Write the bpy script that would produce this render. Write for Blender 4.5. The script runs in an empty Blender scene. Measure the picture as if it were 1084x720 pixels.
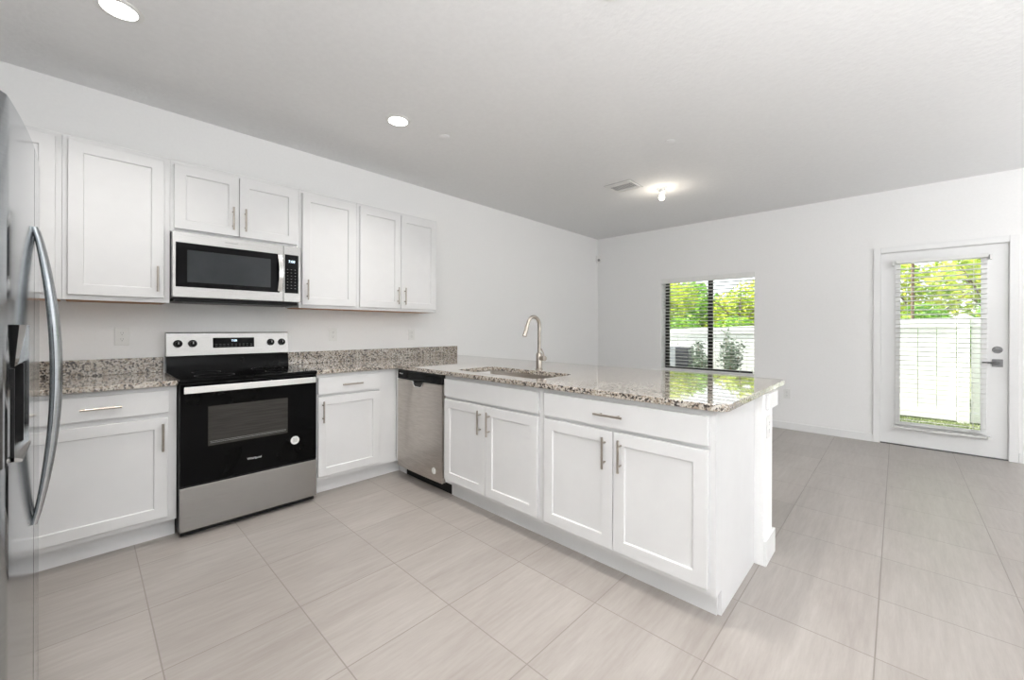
import bpy, bmesh, math, random
from mathutils import Vector, Matrix
random.seed(7)
PI = math.pi
C = bpy.context.scene.collection
S = bpy.context.scene

# ------------------------------------------------------------------ camera
cd = bpy.data.cameras.new('camera'); cam = bpy.data.objects.new('camera', cd); C.objects.link(cam)
YAW, PITCH, ROLL, FPX, SY = 0.8114, -0.0007, 0.0036, 429.75, -12.35
F = Vector((math.sin(YAW)*math.cos(PITCH), math.cos(YAW)*math.cos(PITCH), math.sin(PITCH)))
R_ = Vector((math.cos(YAW), -math.sin(YAW), 0)); U_ = R_.cross(F)
R2 = R_*math.cos(ROLL) + U_*math.sin(ROLL); U2 = -R_*math.sin(ROLL) + U_*math.cos(ROLL)
m = Matrix((( R2.x, U2.x, -F.x, -0.3715), (R2.y, U2.y, -F.y, -3.6422), (R2.z, U2.z, -F.z, 1.2213), (0, 0, 0, 1)))
cam.matrix_world = m
cd.sensor_width = 36; cd.lens = FPX/1084*36; cd.shift_y = SY/1084; cd.clip_start = 0.02
S.camera = cam
S.view_settings.view_transform = 'Standard'; S.view_settings.look = 'None'
S.view_settings.gamma = 1; S.view_settings.use_curve_mapping = False
S.view_settings.exposure = 0.33

# ------------------------------------------------------------------ light
w = bpy.data.worlds.new('sky'); S.world = w; w.use_nodes = True
nt = w.node_tree; bg = nt.nodes['Background']
sk = nt.nodes.new('ShaderNodeTexSky'); sk.sky_type = 'HOSEK_WILKIE'; sk.turbidity = 3.0
sk.sun_direction = Vector((-0.08, 0.75, 1.0)).normalized()
mx = nt.nodes.new('ShaderNodeMixRGB'); mx.inputs[0].default_value = 0.55
mx.inputs[2].default_value = (1, 1, 1, 1)
nt.links.new(sk.outputs[0], mx.inputs[1]); nt.links.new(mx.outputs[0], bg.inputs[0])
bg.inputs[1].default_value = 3.0

def lamp(kind, name, loc, energy, color=(1, 1, 1), size=0.1, size_y=None, direction=None, angle=None):
    l = bpy.data.lights.new(name, kind); l.energy = energy; l.color = color
    if kind == 'AREA':
        l.size = size
        if size_y: l.shape = 'RECTANGLE'; l.size_y = size_y
        else: l.shape = 'DISK'
    elif kind == 'SUN': l.angle = size
    else: l.shadow_soft_size = size
    o = bpy.data.objects.new(name, l); C.objects.link(o); o.location = loc
    if direction is not None:
        o.rotation_euler = Vector(direction).to_track_quat('-Z', 'Y').to_euler()
    return o
lamp('SUN', 'sun', (0, 0, 8), 14.0, (1.0, 0.96, 0.88), 0.01, direction=(0.14, -0.75, -1.0))
# unseen area lights added behind the camera to brighten the room
lamp('AREA', 'rear_fill', (1.6, -8.3, 1.35), 8, (0.96, 0.98, 1.0), 5.2, 2.3, direction=(0, 1, 0.10))
lamp('AREA', 'side_fill', (-1.15, -5.6, 1.4), 22, (0.97, 0.985, 1.0), 2.4, 2.2, direction=(1, 0.2, 0.12))

# added fill lights aimed up, unseen, to lift the room by ceiling bounce
lamp('AREA', 'ceiling_fill', (-0.1, -5.2, 1.30), 108, (0.96, 0.98, 1.0), 2.0, direction=(0.0, 0.0, 1))
lamp('AREA', 'ceiling_fill_living', (3.6, -7.0, 1.30), 78, (0.96, 0.98, 1.0), 2.0, direction=(0, 0, 1))

# ------------------------------------------------------------------ materials
def mat(name, col=(0.8, 0.8, 0.8), rough=0.5, metal=0.0, spec=0.5, coat=0.0, emit=None, es=1.0):
    M = bpy.data.materials.new(name); M.use_nodes = True
    b = M.node_tree.nodes['Principled BSDF']
    b.inputs['Base Color'].default_value = (*col, 1); b.inputs['Roughness'].default_value = rough
    b.inputs['Metallic'].default_value = metal; b.inputs['Specular IOR Level'].default_value = spec
    b.inputs['Coat Weight'].default_value = coat
    if emit: b.inputs['Emission Color'].default_value = (*emit, 1); b.inputs['Emission Strength'].default_value = es
    return M
def nd(M, t, **kw):
    n = M.node_tree.nodes.new(t)
    for k, v in kw.items():
        if k in n.inputs: n.inputs[k].default_value = v
        else: setattr(n, k, v)
    return n
def lk(M, a, b): M.node_tree.links.new(a, b)
def bsdf(M): return M.node_tree.nodes['Principled BSDF']
def pos(M, scale=(1, 1, 1), loc=(0, 0, 0)):
    g = nd(M, 'ShaderNodeNewGeometry'); mp = nd(M, 'ShaderNodeMapping')
    mp.inputs['Scale'].default_value = scale; mp.inputs['Location'].default_value = loc
    lk(M, g.outputs['Position'], mp.inputs['Vector']); return mp.outputs[0]
def ramp(M, fac, stops):
    r = nd(M, 'ShaderNodeValToRGB'); e = r.color_ramp.elements
    while len(e) < len(stops): e.new(0.5)
    for i, (p, c) in enumerate(stops):
        e[i].position = p; e[i].color = (*c, 1) if len(c) == 3 else c
    lk(M, fac, r.inputs[0]); return r.outputs[0]
def bump(M, h, strength, dist=0.01, normal_to=None):
    b = nd(M, 'ShaderNodeBump'); b.inputs['Strength'].default_value = strength; b.inputs['Distance'].default_value = dist
    lk(M, h, b.inputs['Height']); lk(M, b.outputs[0], bsdf(M).inputs['Normal'])
def noisy(name, c1, c2, scale, rough, bmp=0.0, detail=4, stretch=(1, 1, 1), lo=0.35, hi=0.65, **kw):
    M = mat(name, c1, rough, **kw)
    n = nd(M, 'ShaderNodeTexNoise'); n.inputs['Scale'].default_value = scale; n.inputs['Detail'].default_value = detail
    lk(M, pos(M, stretch), n.inputs['Vector'])
    lk(M, ramp(M, n.outputs[0], [(lo, c1), (hi, c2)]), bsdf(M).inputs['Base Color'])
    if bmp: bump(M, n.outputs[0], bmp)
    return M

M_wall = noisy('wall_paint', (0.89, 0.887, 0.88), (0.905, 0.902, 0.895), 60, 0.85, 0.03)
M_ceil = noisy('ceiling_paint', (0.85, 0.85, 0.85), (0.87, 0.87, 0.87), 35, 0.9, 0.25, detail=3)
M_trim = noisy('trim_paint', (0.85, 0.85, 0.845), (0.86, 0.86, 0.855), 20, 0.35)
M_cab = noisy('cabinet_paint', (0.73, 0.73, 0.73), (0.745, 0.745, 0.745), 9, 0.38)
M_wood = noisy('raw_wood_underside', (0.42, 0.20, 0.09), (0.55, 0.30, 0.15), 12, 0.6, stretch=(1, 8, 8))
M_steel = noisy('brushed_stainless', (0.34, 0.335, 0.325), (0.40, 0.393, 0.38), 8, 0.27, stretch=(1.5, 1.5, 90), metal=1.0)
M_steelv = noisy('stainless_warm', (0.50, 0.46, 0.42), (0.58, 0.54, 0.50), 4, 0.30, stretch=(3, 3, 30), metal=1.0)
M_fsteel = noisy('refrigerator_stainless', (0.40, 0.425, 0.445), (0.45, 0.47, 0.49), 6, 0.13, stretch=(1, 1, 60), metal=1.0)
M_chrome = noisy('satin_bright_metal', (0.78, 0.78, 0.77), (0.82, 0.82, 0.81), 10, 0.22, metal=1.0)
M_nickel = noisy('brushed_nickel', (0.40, 0.36, 0.32), (0.46, 0.42, 0.37), 30, 0.3, metal=1.0)
M_hardware = noisy('door_hardware_metal', (0.13, 0.13, 0.13), (0.18, 0.18, 0.18), 30, 0.35, metal=1.0)
M_blackgl = noisy('black_glass', (0.002, 0.002, 0.002), (0.003, 0.003, 0.0035), 5, 0.05, spec=0.08)
M_ovenwin = noisy('oven_window_glass', (0.035, 0.033, 0.03), (0.05, 0.047, 0.043), 7, 0.07, stretch=(1, 1, 25), spec=0.2)
M_mwwin = noisy('microwave_window_mesh', (0.022, 0.026, 0.029), (0.030, 0.034, 0.037), 5, 0.10, spec=0.2)
M_blackpl = noisy('black_plastic', (0.006, 0.006, 0.0065), (0.010, 0.010, 0.010), 40, 0.4, spec=0.25)
M_grey = noisy('grey_plastic', (0.10, 0.105, 0.11), (0.13, 0.135, 0.14), 40, 0.45)
M_white = noisy('white_plastic', (0.82, 0.82, 0.80), (0.84, 0.84, 0.82), 30, 0.35)
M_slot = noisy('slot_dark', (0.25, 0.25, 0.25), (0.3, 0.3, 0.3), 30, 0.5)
M_bronze = noisy('dark_bronze_frame', (0.010, 0.008, 0.007), (0.018, 0.015, 0.013), 20, 0.4)
M_slat = noisy('blind_slat', (0.82, 0.82, 0.80), (0.85, 0.85, 0.83), 15, 0.45)
M_vinyl = noisy('white_vinyl', (0.83, 0.83, 0.82), (0.86, 0.86, 0.85), 3, 0.5)
M_vent = noisy('vent_grey_paint', (0.50, 0.50, 0.50), (0.54, 0.54, 0.54), 20, 0.5)
M_display = mat('display_digits', (0.5, 0.6, 0.7), 0.5, emit=(0.65, 0.85, 1.0), es=1.6)
M_logo = noisy('logo_silver', (0.7, 0.7, 0.7), (0.75, 0.75, 0.75), 20, 0.4)
M_logod = noisy('logo_grey', (0.22, 0.22, 0.22), (0.26, 0.26, 0.26), 20, 0.4)
M_lens = mat('lamp_lens', (1, 1, 1), 0.5, emit=(1, 0.97, 0.93), es=6)
M_bulb = mat('bulb_glass', (1, 1, 1), 0.5, emit=(1, 0.93, 0.80), es=7)
M_bark = noisy('bark', (0.10, 0.06, 0.035), (0.20, 0.13, 0.08), 25, 0.9, 0.3)
M_acdark = noisy('ac_coil_dark', (0.03, 0.03, 0.04), (0.06, 0.06, 0.075), 60, 0.6)
M_aclight = noisy('ac_casing_grey', (0.28, 0.29, 0.33), (0.33, 0.34, 0.38), 10, 0.5)
def leafmat(name, a, b, c):
    M = mat(name, a, 0.55)
    n = nd(M, 'ShaderNodeTexNoise'); n.inputs['Scale'].default_value = 5; n.inputs['Detail'].default_value = 6
    lk(M, pos(M), n.inputs['Vector'])
    col = ramp(M, n.outputs[0], [(0.33, a), (0.5, b), (0.66, c)])
    lk(M, col, bsdf(M).inputs['Base Color'])
    t = nd(M, 'ShaderNodeBsdfTranslucent'); lk(M, col, t.inputs[0])
    ms = nd(M, 'ShaderNodeMixShader'); ms.inputs[0].default_value = 0.4
    out = M.node_tree.nodes['Material Output']
    lk(M, bsdf(M).outputs[0], ms.inputs[1]); lk(M, t.outputs[0], ms.inputs[2]); lk(M, ms.outputs[0], out.inputs[0])
    return M
M_leafy = leafmat('leaves_yellow_green', (0.16, 0.30, 0.03), (0.45, 0.55, 0.06), (0.75, 0.74, 0.12))
M_leafg = leafmat('leaves_green', (0.08, 0.22, 0.03), (0.22, 0.42, 0.05), (0.45, 0.60, 0.10))
M_leafd = leafmat('leaves_dull_green', (0.05, 0.08, 0.055), (0.11, 0.15, 0.11), (0.22, 0.27, 0.20))
M_grass = leafmat('grass_blades', (0.07, 0.10, 0.03), (0.14, 0.19, 0.06), (0.24, 0.28, 0.12))
M_soil = noisy('lawn_soil', (0.09, 0.10, 0.05), (0.17, 0.19, 0.10), 12, 0.95, 0.3)

# pane glass: lets light straight through with a faint reflection
M_glass = bpy.data.materials.new('window_glass'); M_glass.use_nodes = True
t_ = M_glass.node_tree; t_.nodes.clear()
o_ = t_.nodes.new('ShaderNodeOutputMaterial'); tr = t_.nodes.new('ShaderNodeBsdfTransparent'); gl = t_.nodes.new('ShaderNodeBsdfGlossy')
gl.inputs['Roughness'].default_value = 0.0; tr.inputs[0].default_value = (0.95, 0.97, 0.96, 1)
fr = t_.nodes.new('ShaderNodeFresnel'); fr.inputs[0].default_value = 1.35; mi = t_.nodes.new('ShaderNodeMixShader')
t_.links.new(fr.outputs[0], mi.inputs[0]); t_.links.new(tr.outputs[0], mi.inputs[1]); t_.links.new(gl.outputs[0], mi.inputs[2]); t_.links.new(mi.outputs[0], o_.inputs[0])

# floor tile: 18 inch squares, straight grid
M_floor = mat('floor_tile', (0.5, 0.46, 0.42), 0.30)
def build_floor(M):
    b = bsdf(M)
    br = nd(M, 'ShaderNodeTexBrick'); br.offset = 0.0; br.squash = 1.0
    br.inputs['Scale'].default_value = 1.0; br.inputs['Brick Width'].default_value = 0.4575; br.inputs['Row Height'].default_value = 0.4575
    br.inputs['Mortar Size'].default_value = 0.0026; br.inputs['Mortar Smooth'].default_value = 0.2
    br.inputs['Color1'].default_value = (1, 1, 1, 1); br.inputs['Color2'].default_value = (0.86, 0.86, 0.86, 1); br.inputs['Mortar'].default_value = (1, 1, 1, 1)
    lk(M, pos(M, loc=(-0.28+0.4575*20, 3.585+0.4575*20, 0)), br.inputs['Vector'])
    n1 = nd(M, 'ShaderNodeTexNoise'); n1.inputs['Scale'].default_value = 2.4; n1.inputs['Detail'].default_value = 8; n1.inputs['Roughness'].default_value = 0.62
    n1.inputs['Distortion'].default_value = 0.6
    lk(M, pos(M, (0.55, 2.6, 1)), n1.inputs['Vector'])
    n2 = nd(M, 'ShaderNodeTexNoise'); n2.inputs['Scale'].default_value = 9; n2.inputs['Detail'].default_value = 8; n2.inputs['Roughness'].default_value = 0.7
    lk(M, pos(M, (0.5, 5, 1)), n2.inputs['Vector'])
    ad = nd(M, 'ShaderNodeMath', operation='ADD'); lk(M, n1.outputs[0], ad.inputs[0]); lk(M, n2.outputs[0], ad.inputs[1])
    hf = nd(M, 'ShaderNodeMath', operation='MULTIPLY'); lk(M, ad.outputs[0], hf.inputs[0]); hf.inputs[1].default_value = 0.5
    col = ramp(M, hf.outputs[0], [(0.32, (0.325, 0.290, 0.265)), (0.5, (0.39, 0.355, 0.326)), (0.68, (0.455, 0.422, 0.392))])
    mu = nd(M, 'ShaderNodeMixRGB', blend_type='MULTIPLY'); mu.inputs[0].default_value = 0.6
    lk(M, col, mu.inputs[1]); lk(M, br.outputs['Color'], mu.inputs[2])
    mm = nd(M, 'ShaderNodeMixRGB'); lk(M, br.outputs['Fac'], mm.inputs[0]); lk(M, mu.outputs[0], mm.inputs[1]); mm.inputs[2].default_value = (0.265, 0.235, 0.21, 1)
    lk(M, mm.outputs[0], b.inputs['Base Color'])
    rr = nd(M, 'ShaderNodeMapRange'); lk(M, n1.outputs[0], rr.inputs[0]); rr.inputs[3].default_value = 0.24; rr.inputs[4].default_value = 0.36
    lk(M, rr.outputs[0], b.inputs['Roughness'])
    iv = nd(M, 'ShaderNodeMath', operation='SUBTRACT'); iv.inputs[0].default_value = 1; lk(M, br.outputs['Fac'], iv.inputs[1])
    bump(M, iv.outputs[0], 0.5, 0.001)
build_floor(M_floor)

# granite: pale cream ground with grey, brown and black flecks
M_granite = mat('granite', (0.6, 0.55, 0.5), 0.035, spec=0.6, coat=0.5)
bsdf(M_granite).inputs['Coat Roughness'].default_value = 0.02
def build_granite(M):
    v1 = nd(M, 'ShaderNodeTexVoronoi'); v1.inputs['Scale'].default_value = 110; lk(M, pos(M), v1.inputs['Vector'])
    v2 = nd(M, 'ShaderNodeTexVoronoi'); v2.inputs['Scale'].default_value = 210; lk(M, pos(M, loc=(3, 1, 2)), v2.inputs['Vector'])
    n = nd(M, 'ShaderNodeTexNoise'); n.inputs['Scale'].default_value = 30; n.inputs['Detail'].default_value = 5; lk(M, pos(M), n.inputs['Vector'])
    sep = nd(M, 'ShaderNodeSeparateColor'); lk(M, v1.outputs['Color'], sep.inputs[0])
    sp2 = nd(M, 'ShaderNodeSeparateColor'); lk(M, v2.outputs['Color'], sp2.inputs[0])
    base = ramp(M, sep.outputs[0], [(0.0, (0.22, 0.175, 0.13)), (0.22, (0.36, 0.30, 0.24)), (0.5, (0.50, 0.45, 0.385)), (1.0, (0.64, 0.60, 0.55))])
    ad = nd(M, 'ShaderNodeMath', operation='ADD'); lk(M, sep.outputs[1], ad.inputs[0]); lk(M, n.outputs[0], ad.inputs[1])
    darkm = ramp(M, ad.outputs[0], [(0.0, (0, 0, 0)), (1.12, (0, 0, 0)), (1.0, (0, 0, 0))])
    gt = nd(M, 'ShaderNodeMath', operation='GREATER_THAN'); lk(M, ad.outputs[0], gt.inputs[0]); gt.inputs[1].default_value = 1.30
    m1 = nd(M, 'ShaderNodeMixRGB'); lk(M, gt.outputs[0], m1.inputs[0]); lk(M, base, m1.inputs[1]); m1.inputs[2].default_value = (0.055, 0.048, 0.045, 1)
    g2 = nd(M, 'ShaderNodeMath', operation='GREATER_THAN'); lk(M, sp2.outputs[2], g2.inputs[0]); g2.inputs[1].default_value = 0.88
    m2 = nd(M, 'ShaderNodeMixRGB'); lk(M, g2.outputs[0], m2.inputs[0]); lk(M, m1.outputs[0], m2.inputs[1]); m2.inputs[2].default_value = (0.13, 0.11, 0.095, 1)
    lk(M, m2.outputs[0], bsdf(M).inputs['Base Color'])
build_granite(M_granite)

# ------------------------------------------------------------------ helpers
class MB:
    def __init__(s): s.bm = bmesh.new(); s.wn = False
    def box(s, x0, x1, y0, y1, z0, z1, bev=0.0, seg=2):
        if x0 > x1: x0, x1 = x1, x0
        if y0 > y1: y0, y1 = y1, y0
        if z0 > z1: z0, z1 = z1, z0
        g = bmesh.ops.create_cube(s.bm, size=1)['verts']
        for v in g: v.co = Vector((x0+(v.co.x+.5)*(x1-x0), y0+(v.co.y+.5)*(y1-y0), z0+(v.co.z+.5)*(z1-z0)))
        if bev:
            s.wn = True
            ed = list({e for v in g for e in v.link_edges})
            bmesh.ops.bevel(s.bm, geom=ed, offset=bev, segments=seg, profile=0.5, affect='EDGES')
        return s
    def cyl(s, p0, p1, r, seg=20, r2=None, cap=True):
        p0 = Vector(p0); p1 = Vector(p1); d = p1-p0
        rot = Vector((0, 0, 1)).rotation_difference(d.normalized()).to_matrix().to_4x4()
        bmesh.ops.create_cone(s.bm, cap_ends=cap, segments=seg, radius1=r, radius2=r if r2 is None else r2, depth=d.length,
                              matrix=Matrix.Translation((p0+p1)/2) @ rot)
        return s
    def tube(s, pts, r, seg=12, sx=1.0, up=(0, 0, 1)):
        pts = [Vector(p) for p in pts]; rings = []; n0 = None
        for i, p in enumerate(pts):
            t = (pts[min(i+1, len(pts)-1)]-pts[max(i-1, 0)]).normalized()
            a = n0 if n0 is not None else Vector(up)
            if abs(a.dot(t)) > 0.98: a = Vector((1, 0, 0))
            a = (a - t*a.dot(t)).normalized(); n0 = a; b = t.cross(a)
            rr = r[i] if isinstance(r, (list, tuple)) else r
            rings.append([s.bm.verts.new(p + a*math.cos(2*PI*k/seg)*rr + b*math.sin(2*PI*k/seg)*rr*sx) for k in range(seg)])
        for i in range(len(rings)-1):
            for k in range(seg):
                s.bm.faces.new((rings[i][k], rings[i][(k+1) % seg], rings[i+1][(k+1) % seg], rings[i+1][k]))
        s.bm.faces.new(rings[0][::-1]); s.bm.faces.new(rings[-1]); return s
    def prism(s, poly, z0, z1, axis='z', bev=0.0):
        def f(p, z):
            return {'z': (p[0], p[1], z), 'y': (p[0], z, p[1]), 'x': (z, p[0], p[1])}[axis]
        a = [s.bm.verts.new(f(p, z0)) for p in poly]; b = [s.bm.verts.new(f(p, z1)) for p in poly]
        n = len(poly); fs = [s.bm.faces.new(a), s.bm.faces.new(b[::-1])]
        for i in range(n): fs.append(s.bm.faces.new((a[i], b[i], b[(i+1) % n], a[(i+1) % n])))
        if bev: s.wn = True; bmesh.ops.bevel(s.bm, geom=list(fs[0].edges)+list(fs[1].edges), offset=bev, segments=2, profile=.5, affect='EDGES')
        return s
    def sphere(s, c, r, sc=(1, 1, 1), u=20, v=12):
        bmesh.ops.create_uvsphere(s.bm, u_segments=u, v_segments=v, radius=r, matrix=Matrix.Translation(c) @ Matrix.Diagonal((*sc, 1)))
        return s
    def lathe(s, prof, c=(0, 0, 0), seg=28):
        rings = []
        for r, z in prof:
            rings.append([s.bm.verts.new((c[0]+r*math.cos(2*PI*k/seg), c[1]+r*math.sin(2*PI*k/seg), c[2]+z)) for k in range(seg)])
        for i in range(len(rings)-1):
            for k in range(seg): s.bm.faces.new((rings[i][k], rings[i][(k+1) % seg], rings[i+1][(k+1) % seg], rings[i+1][k]))
        s.bm.faces.new(rings[0][::-1]); s.bm.faces.new(rings[-1]); return s
    def build(s, name, material, parent=None, loc=None, label=None):
        bm = s.bm; bmesh.ops.recalc_face_normals(bm, faces=bm.faces)
        for f in bm.faces: f.smooth = True
        for e in bm.edges: e.smooth = (len(e.link_faces) == 2 and e.calc_face_angle(3) < 0.62)
        me = bpy.data.meshes.new(name); bm.to_mesh(me); bm.free()
        me.materials.append(material)
        o = bpy.data.objects.new(name, me); C.objects.link(o)
        if s.wn:
            wm = o.modifiers.new('weighted_normals', 'WEIGHTED_NORMAL'); wm.keep_sharp = True; wm.weight = 100
        if parent: o.parent = parent
        if loc: o.location = loc
        if label: o['label'] = label
        return o
def thing(name, label, cat, loc=(0, 0, 0), rz=0, group=None):
    o = bpy.data.objects.new(name, None); C.objects.link(o); o.location = loc; o.rotation_euler = (0, 0, rz)
    o.empty_display_size = 0.1
    o['label'] = label; o['category'] = cat
    if group: o['group'] = group
    return o
def tag(o, label, cat, group=None):
    o['label'] = label; o['category'] = cat
    if group: o['group'] = group
    return o
def struct(o, label=None):
    o['kind'] = 'structure'
    if label: o['label'] = label
    return o
def copy_tree(o, parent=None):
    c = o.copy(); C.objects.link(c); c.parent = parent
    for ch in list(o.children): copy_tree(ch, c)
    return c
def text_mesh(name, s, size, material, parent, loc, rot, label=None):
    cu = bpy.data.curves.new(name, 'FONT'); cu.body = s; cu.size = size; cu.extrude = 0.0004; cu.align_x = 'CENTER'; cu.align_y = 'CENTER'; cu.resolution_u = 3
    t = bpy.data.objects.new(name+'_source', cu); C.objects.link(t)
    bpy.context.view_layer.update()
    me = bpy.data.meshes.new_from_object(t.evaluated_get(bpy.context.evaluated_depsgraph_get()))
    bpy.data.objects.remove(t); bpy.data.curves.remove(cu)
    me.name = name; me.materials.clear(); me.materials.append(material)
    o = bpy.data.objects.new(name, me); C.objects.link(o); o.parent = parent; o.location = loc; o.rotation_euler = rot
    if label: o['label'] = label
    return o

# ------------------------------------------------------------------ structure
XR, H = 5.546, 2.705
XL, YB, XE, YR = -1.27, -8.5, XR, -8.5
fb = MB().box(XL-.15, XR+.25, YB-.15, .15, -.12, 0).build('floor', M_floor); struct(fb, 'greige square floor tiles')
struct(MB().box(XL-.15, XR+.25, YB-.15, .15, H, H+.25).build('ceiling', M_ceil), 'white lightly textured ceiling')
struct(MB().box(XL-.15, XR+.25, 0, .15, 0, H).build('wall_left', M_wall), 'white wall behind the cabinets')
struct(MB().box(XL-.15, XL, YB, 0, 0, H).build('wall_near', M_wall), 'white wall behind the refrigerator')
struct(MB().box(XL-.15, XR+.25, YB-.15, YB, 0, H).build('wall_rear', M_wall))
WT = .20
wy0, wy1, wz0, wz1 = -2.31, -1.09, .605, 1.955          # window opening
dy0, dy1, dz1 = -4.395, -3.51, 2.04                     # door opening
wb = MB()
wb.box(XR, XR+WT, wy1, 0, 0, H).box(XR, XR+WT, wy0, wy1, 0, wz0).box(XR, XR+WT, wy0, wy1, wz1, H)
wb.box(XR, XR+WT, dy1, wy0, 0, H).box(XR, XR+WT, dy0, dy1, dz1, H).box(XR, XR+WT, YB, dy0, 0, H)
struct(wb.build('wall_right', M_wall), 'white wall with the window and the glazed door')
def baseboard(name, bx):
    struct(bx.build(name, M_trim))
baseboard('baseboard_right', MB().box(XR-.014, XR, -3.455, -.0, 0, .085, .003))
baseboard('baseboard_far', MB().box(XR-.014, XR, YB, -4.455, 0, .085, .003))
baseboard('baseboard_left', MB().box(2.25, XR-.014, -.014, 0, 0, .085, .003))
# knee wall behind the peninsula cabinets, with its own baseboard
KX0, KX1, KY = 2.035, 2.232, -3.145
struct(MB().box(KX0, KX1, KY, -.0005, 0, .8835, .002).build('wall_peninsula', M_wall), 'low white wall behind the peninsula cabinets')
bb = MB(); bb.box(KX0-.002, KX1+.014, KY-.014, KY, 0, .13, .003); bb.box(KX1, KX1+.014, KY, -.016, 0, .13, .003)
struct(bb.build('baseboard_peninsula', M_trim))

# ------------------------------------------------------------------ window
wf = MB(); wx0, wx1 = XR+.150, XR+.195
fw = .055
wf.box(wx0, wx1, wy1-fw, wy1, wz0, wz1, .003).box(wx0, wx1, wy0, wy0+.034, wz0, wz1, .003)
wf.box(wx0, wx1, wy0+fw, wy1-fw, wz0, wz0+.05, .003).box(wx0, wx1, wy0+fw, wy1-fw, wz1-.05, wz1, .003)
win = struct(wf.build('window_1', M_bronze), 'dark bronze sliding window behind white blinds')
MB().box(wx0-.008, wx1-.02, -1.765, -1.70, wz0+.045, wz1-.045, .003).build('meeting_stile', M_bronze, win)
MB().box(wx0+.022, wx0+.026, -1.70, wy1-fw, wz0+.05, wz1-.05).build('pane', M_glass, win)
MB().box(wx0+.032, wx0+.036, wy0+fw, -1.765, wz0+.05, wz1-.05).build('pane', M_glass, win)
MB().box(XR-.004, wx0, wy0, wy1, wz0-.0, wz0+.012, .003).build('window_sill', M_wall, win)
def blind(name, label, xc, y0, y1, z0, z1, group=None, slat=.048, tilt=-0.13, head=.05):
    t = thing(name, label, 'blinds', (xc, (y0+y1)/2, z0))
    y0 -= (t.location.y); y1 -= t.location.y; h = z1-z0
    MB().box(-.028, .028, y0, y1, h-head, h, .004).build('headrail', M_slat, t)
    MB().box(-.025, .025, y0, y1, 0, .016, .004).build('bottom_rail', M_slat, t)
    sm = MB(); z = .045
    while z < h-head-.02:
        for k in range(1):
            a = sm.bm.verts; c = math.cos(tilt)*slat/2; d = math.sin(tilt)*slat/2; th = .004
            pr = [(-c, z-d), (0, z+.0012), (c, z+d), (c, z+d+th), (0, z+.0012+th), (-c, z-d+th)]
            va = [a.new((p[0], y0+.004, p[1])) for p in pr]; vb = [a.new((p[0], y1-.004, p[1])) for p in pr]
            sm.bm.faces.new(va); sm.bm.faces.new(vb[::-1])
            for i in range(6): sm.bm.faces.new((va[i], vb[i], vb[(i+1) % 6], va[(i+1) % 6]))
        z += .0475
    sm.build('slats', M_slat, t)
    for f in (.14, .86):
        yy = y0+(y1-y0)*f
        lb = MB()
        lb.tube([(-.026, yy, .01), (-.026, yy, h-head)], .0011, 6).tube([(.026, yy, .01), (.026, yy, h-head)], .0011, 6)
        lb.build('ladder_cord', M_slat, t)
    return t
tb = blind('window_blinds', 'white horizontal slat blinds hanging in the dark framed window', XR+.055, wy0+.006, wy1-.006, wz0+.018, wz1-.003)
MB().box(-.055-.012, -.033, -.62, .62, 1.26, 1.335, .004).build('valance', M_slat, tb)

# ------------------------------------------------------------------ exterior door
cs = MB(); cw = .058
cs.box(XR-.018, XR, dy1, dy1+cw, 0, dz1+cw, .003).box(XR-.018, XR, dy0-cw, dy0, 0, dz1+cw, .003).box(XR-.018, XR, dy0, dy1, dz1, dz1+cw, .003)
struct(cs.build('trim_1', M_trim), 'white door casing')
dr = MB(); sx0, sx1 = XR+.012, XR+.056
g0, g1, gz0, gz1 = -4.232, -3.655, .245, 1.915
a, b_ = dy0+.004, dy1-.004
dr.box(sx0, sx1, a, g0, .012, dz1-.006).box(sx0, sx1, g1, b_, .012, dz1-.006).box(sx0, sx1, g0, g1, .012, gz0).box(sx0, sx1, g0, g1, gz1, dz1-.006)
door = struct(dr.build('door_1', M_trim), 'white glazed back door')
gf = MB(); q = .03
gf.box(sx0-.01, sx0+.004, g0-q, g0+.01, gz0-q, gz1+q, .003).box(sx0-.01, sx0+.004, g1-.01, g1+q, gz0-q, gz1+q, .003)
gf.box(sx0-.01, sx0+.004, g0+.01, g1-.01, gz0-q, gz0+.01, .003).box(sx0-.01, sx0+.004, g0+.01, g1-.01, gz1-.01, gz1+q, .003)
gf.build('glazing_frame', M_trim, door)
MB().box(sx0+.018, sx0+.024, g0, g1, gz0, gz1).build('pane', M_glass, door)
MB().box(XR-.002, XR+WT, dy0, dy1, 0, .012, .002).build('threshold', M_hardware, door)
jb = MB().box(XR, XR+WT, dy1-.003, dy1, 0, dz1).box(XR, XR+WT, dy0, dy0+.003, 0, dz1).box(XR, XR+WT, dy0, dy1, dz1-.004, dz1)
jb.build('jamb', M_trim, door)
dk = MB(); yb = -4.327
dk.cyl((sx0, yb, 1.032), (sx0-.012, yb, 1.032), .034, 28, .031)
db = dk.build('deadbolt', M_hardware, door)
MB().box(sx0-.026, sx0-.010, yb-.022, yb+.022, 1.024, 1.040, .004).build('thumb_turn', M_hardware, db)
hp = MB().box(sx0-.009, sx0, yb-.034, yb+.034, .872, .944, .003).build('handle_plate', M_hardware, door)
lv = MB().cyl((sx0-.005, yb, .908), (sx0-.045, yb, .908), .011).tube([(sx0-.045, yb-.010, .908), (sx0-.047, yb+.03, .909), (sx0-.047, yb+.10, .910)], [.010, .009, .007])
lv.build('lever', M_hardware, hp)
td = blind('door_blinds', 'white slat blinds mounted on the glazed back door', sx0-.042, g0-.03, g1+.028, .188, 1.945, head=.035)
for s_ in (-1, 1): MB().box(-.030, .032, s_*.325, s_*.345, 1.70, 1.745, .003).build('mounting_bracket', M_white, td)
for s_ in (-1, 1): MB().box(-.03, .032, s_*.318, s_*.34, -.004, .02, .002).build('hold_down_bracket', M_white, td)

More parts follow.
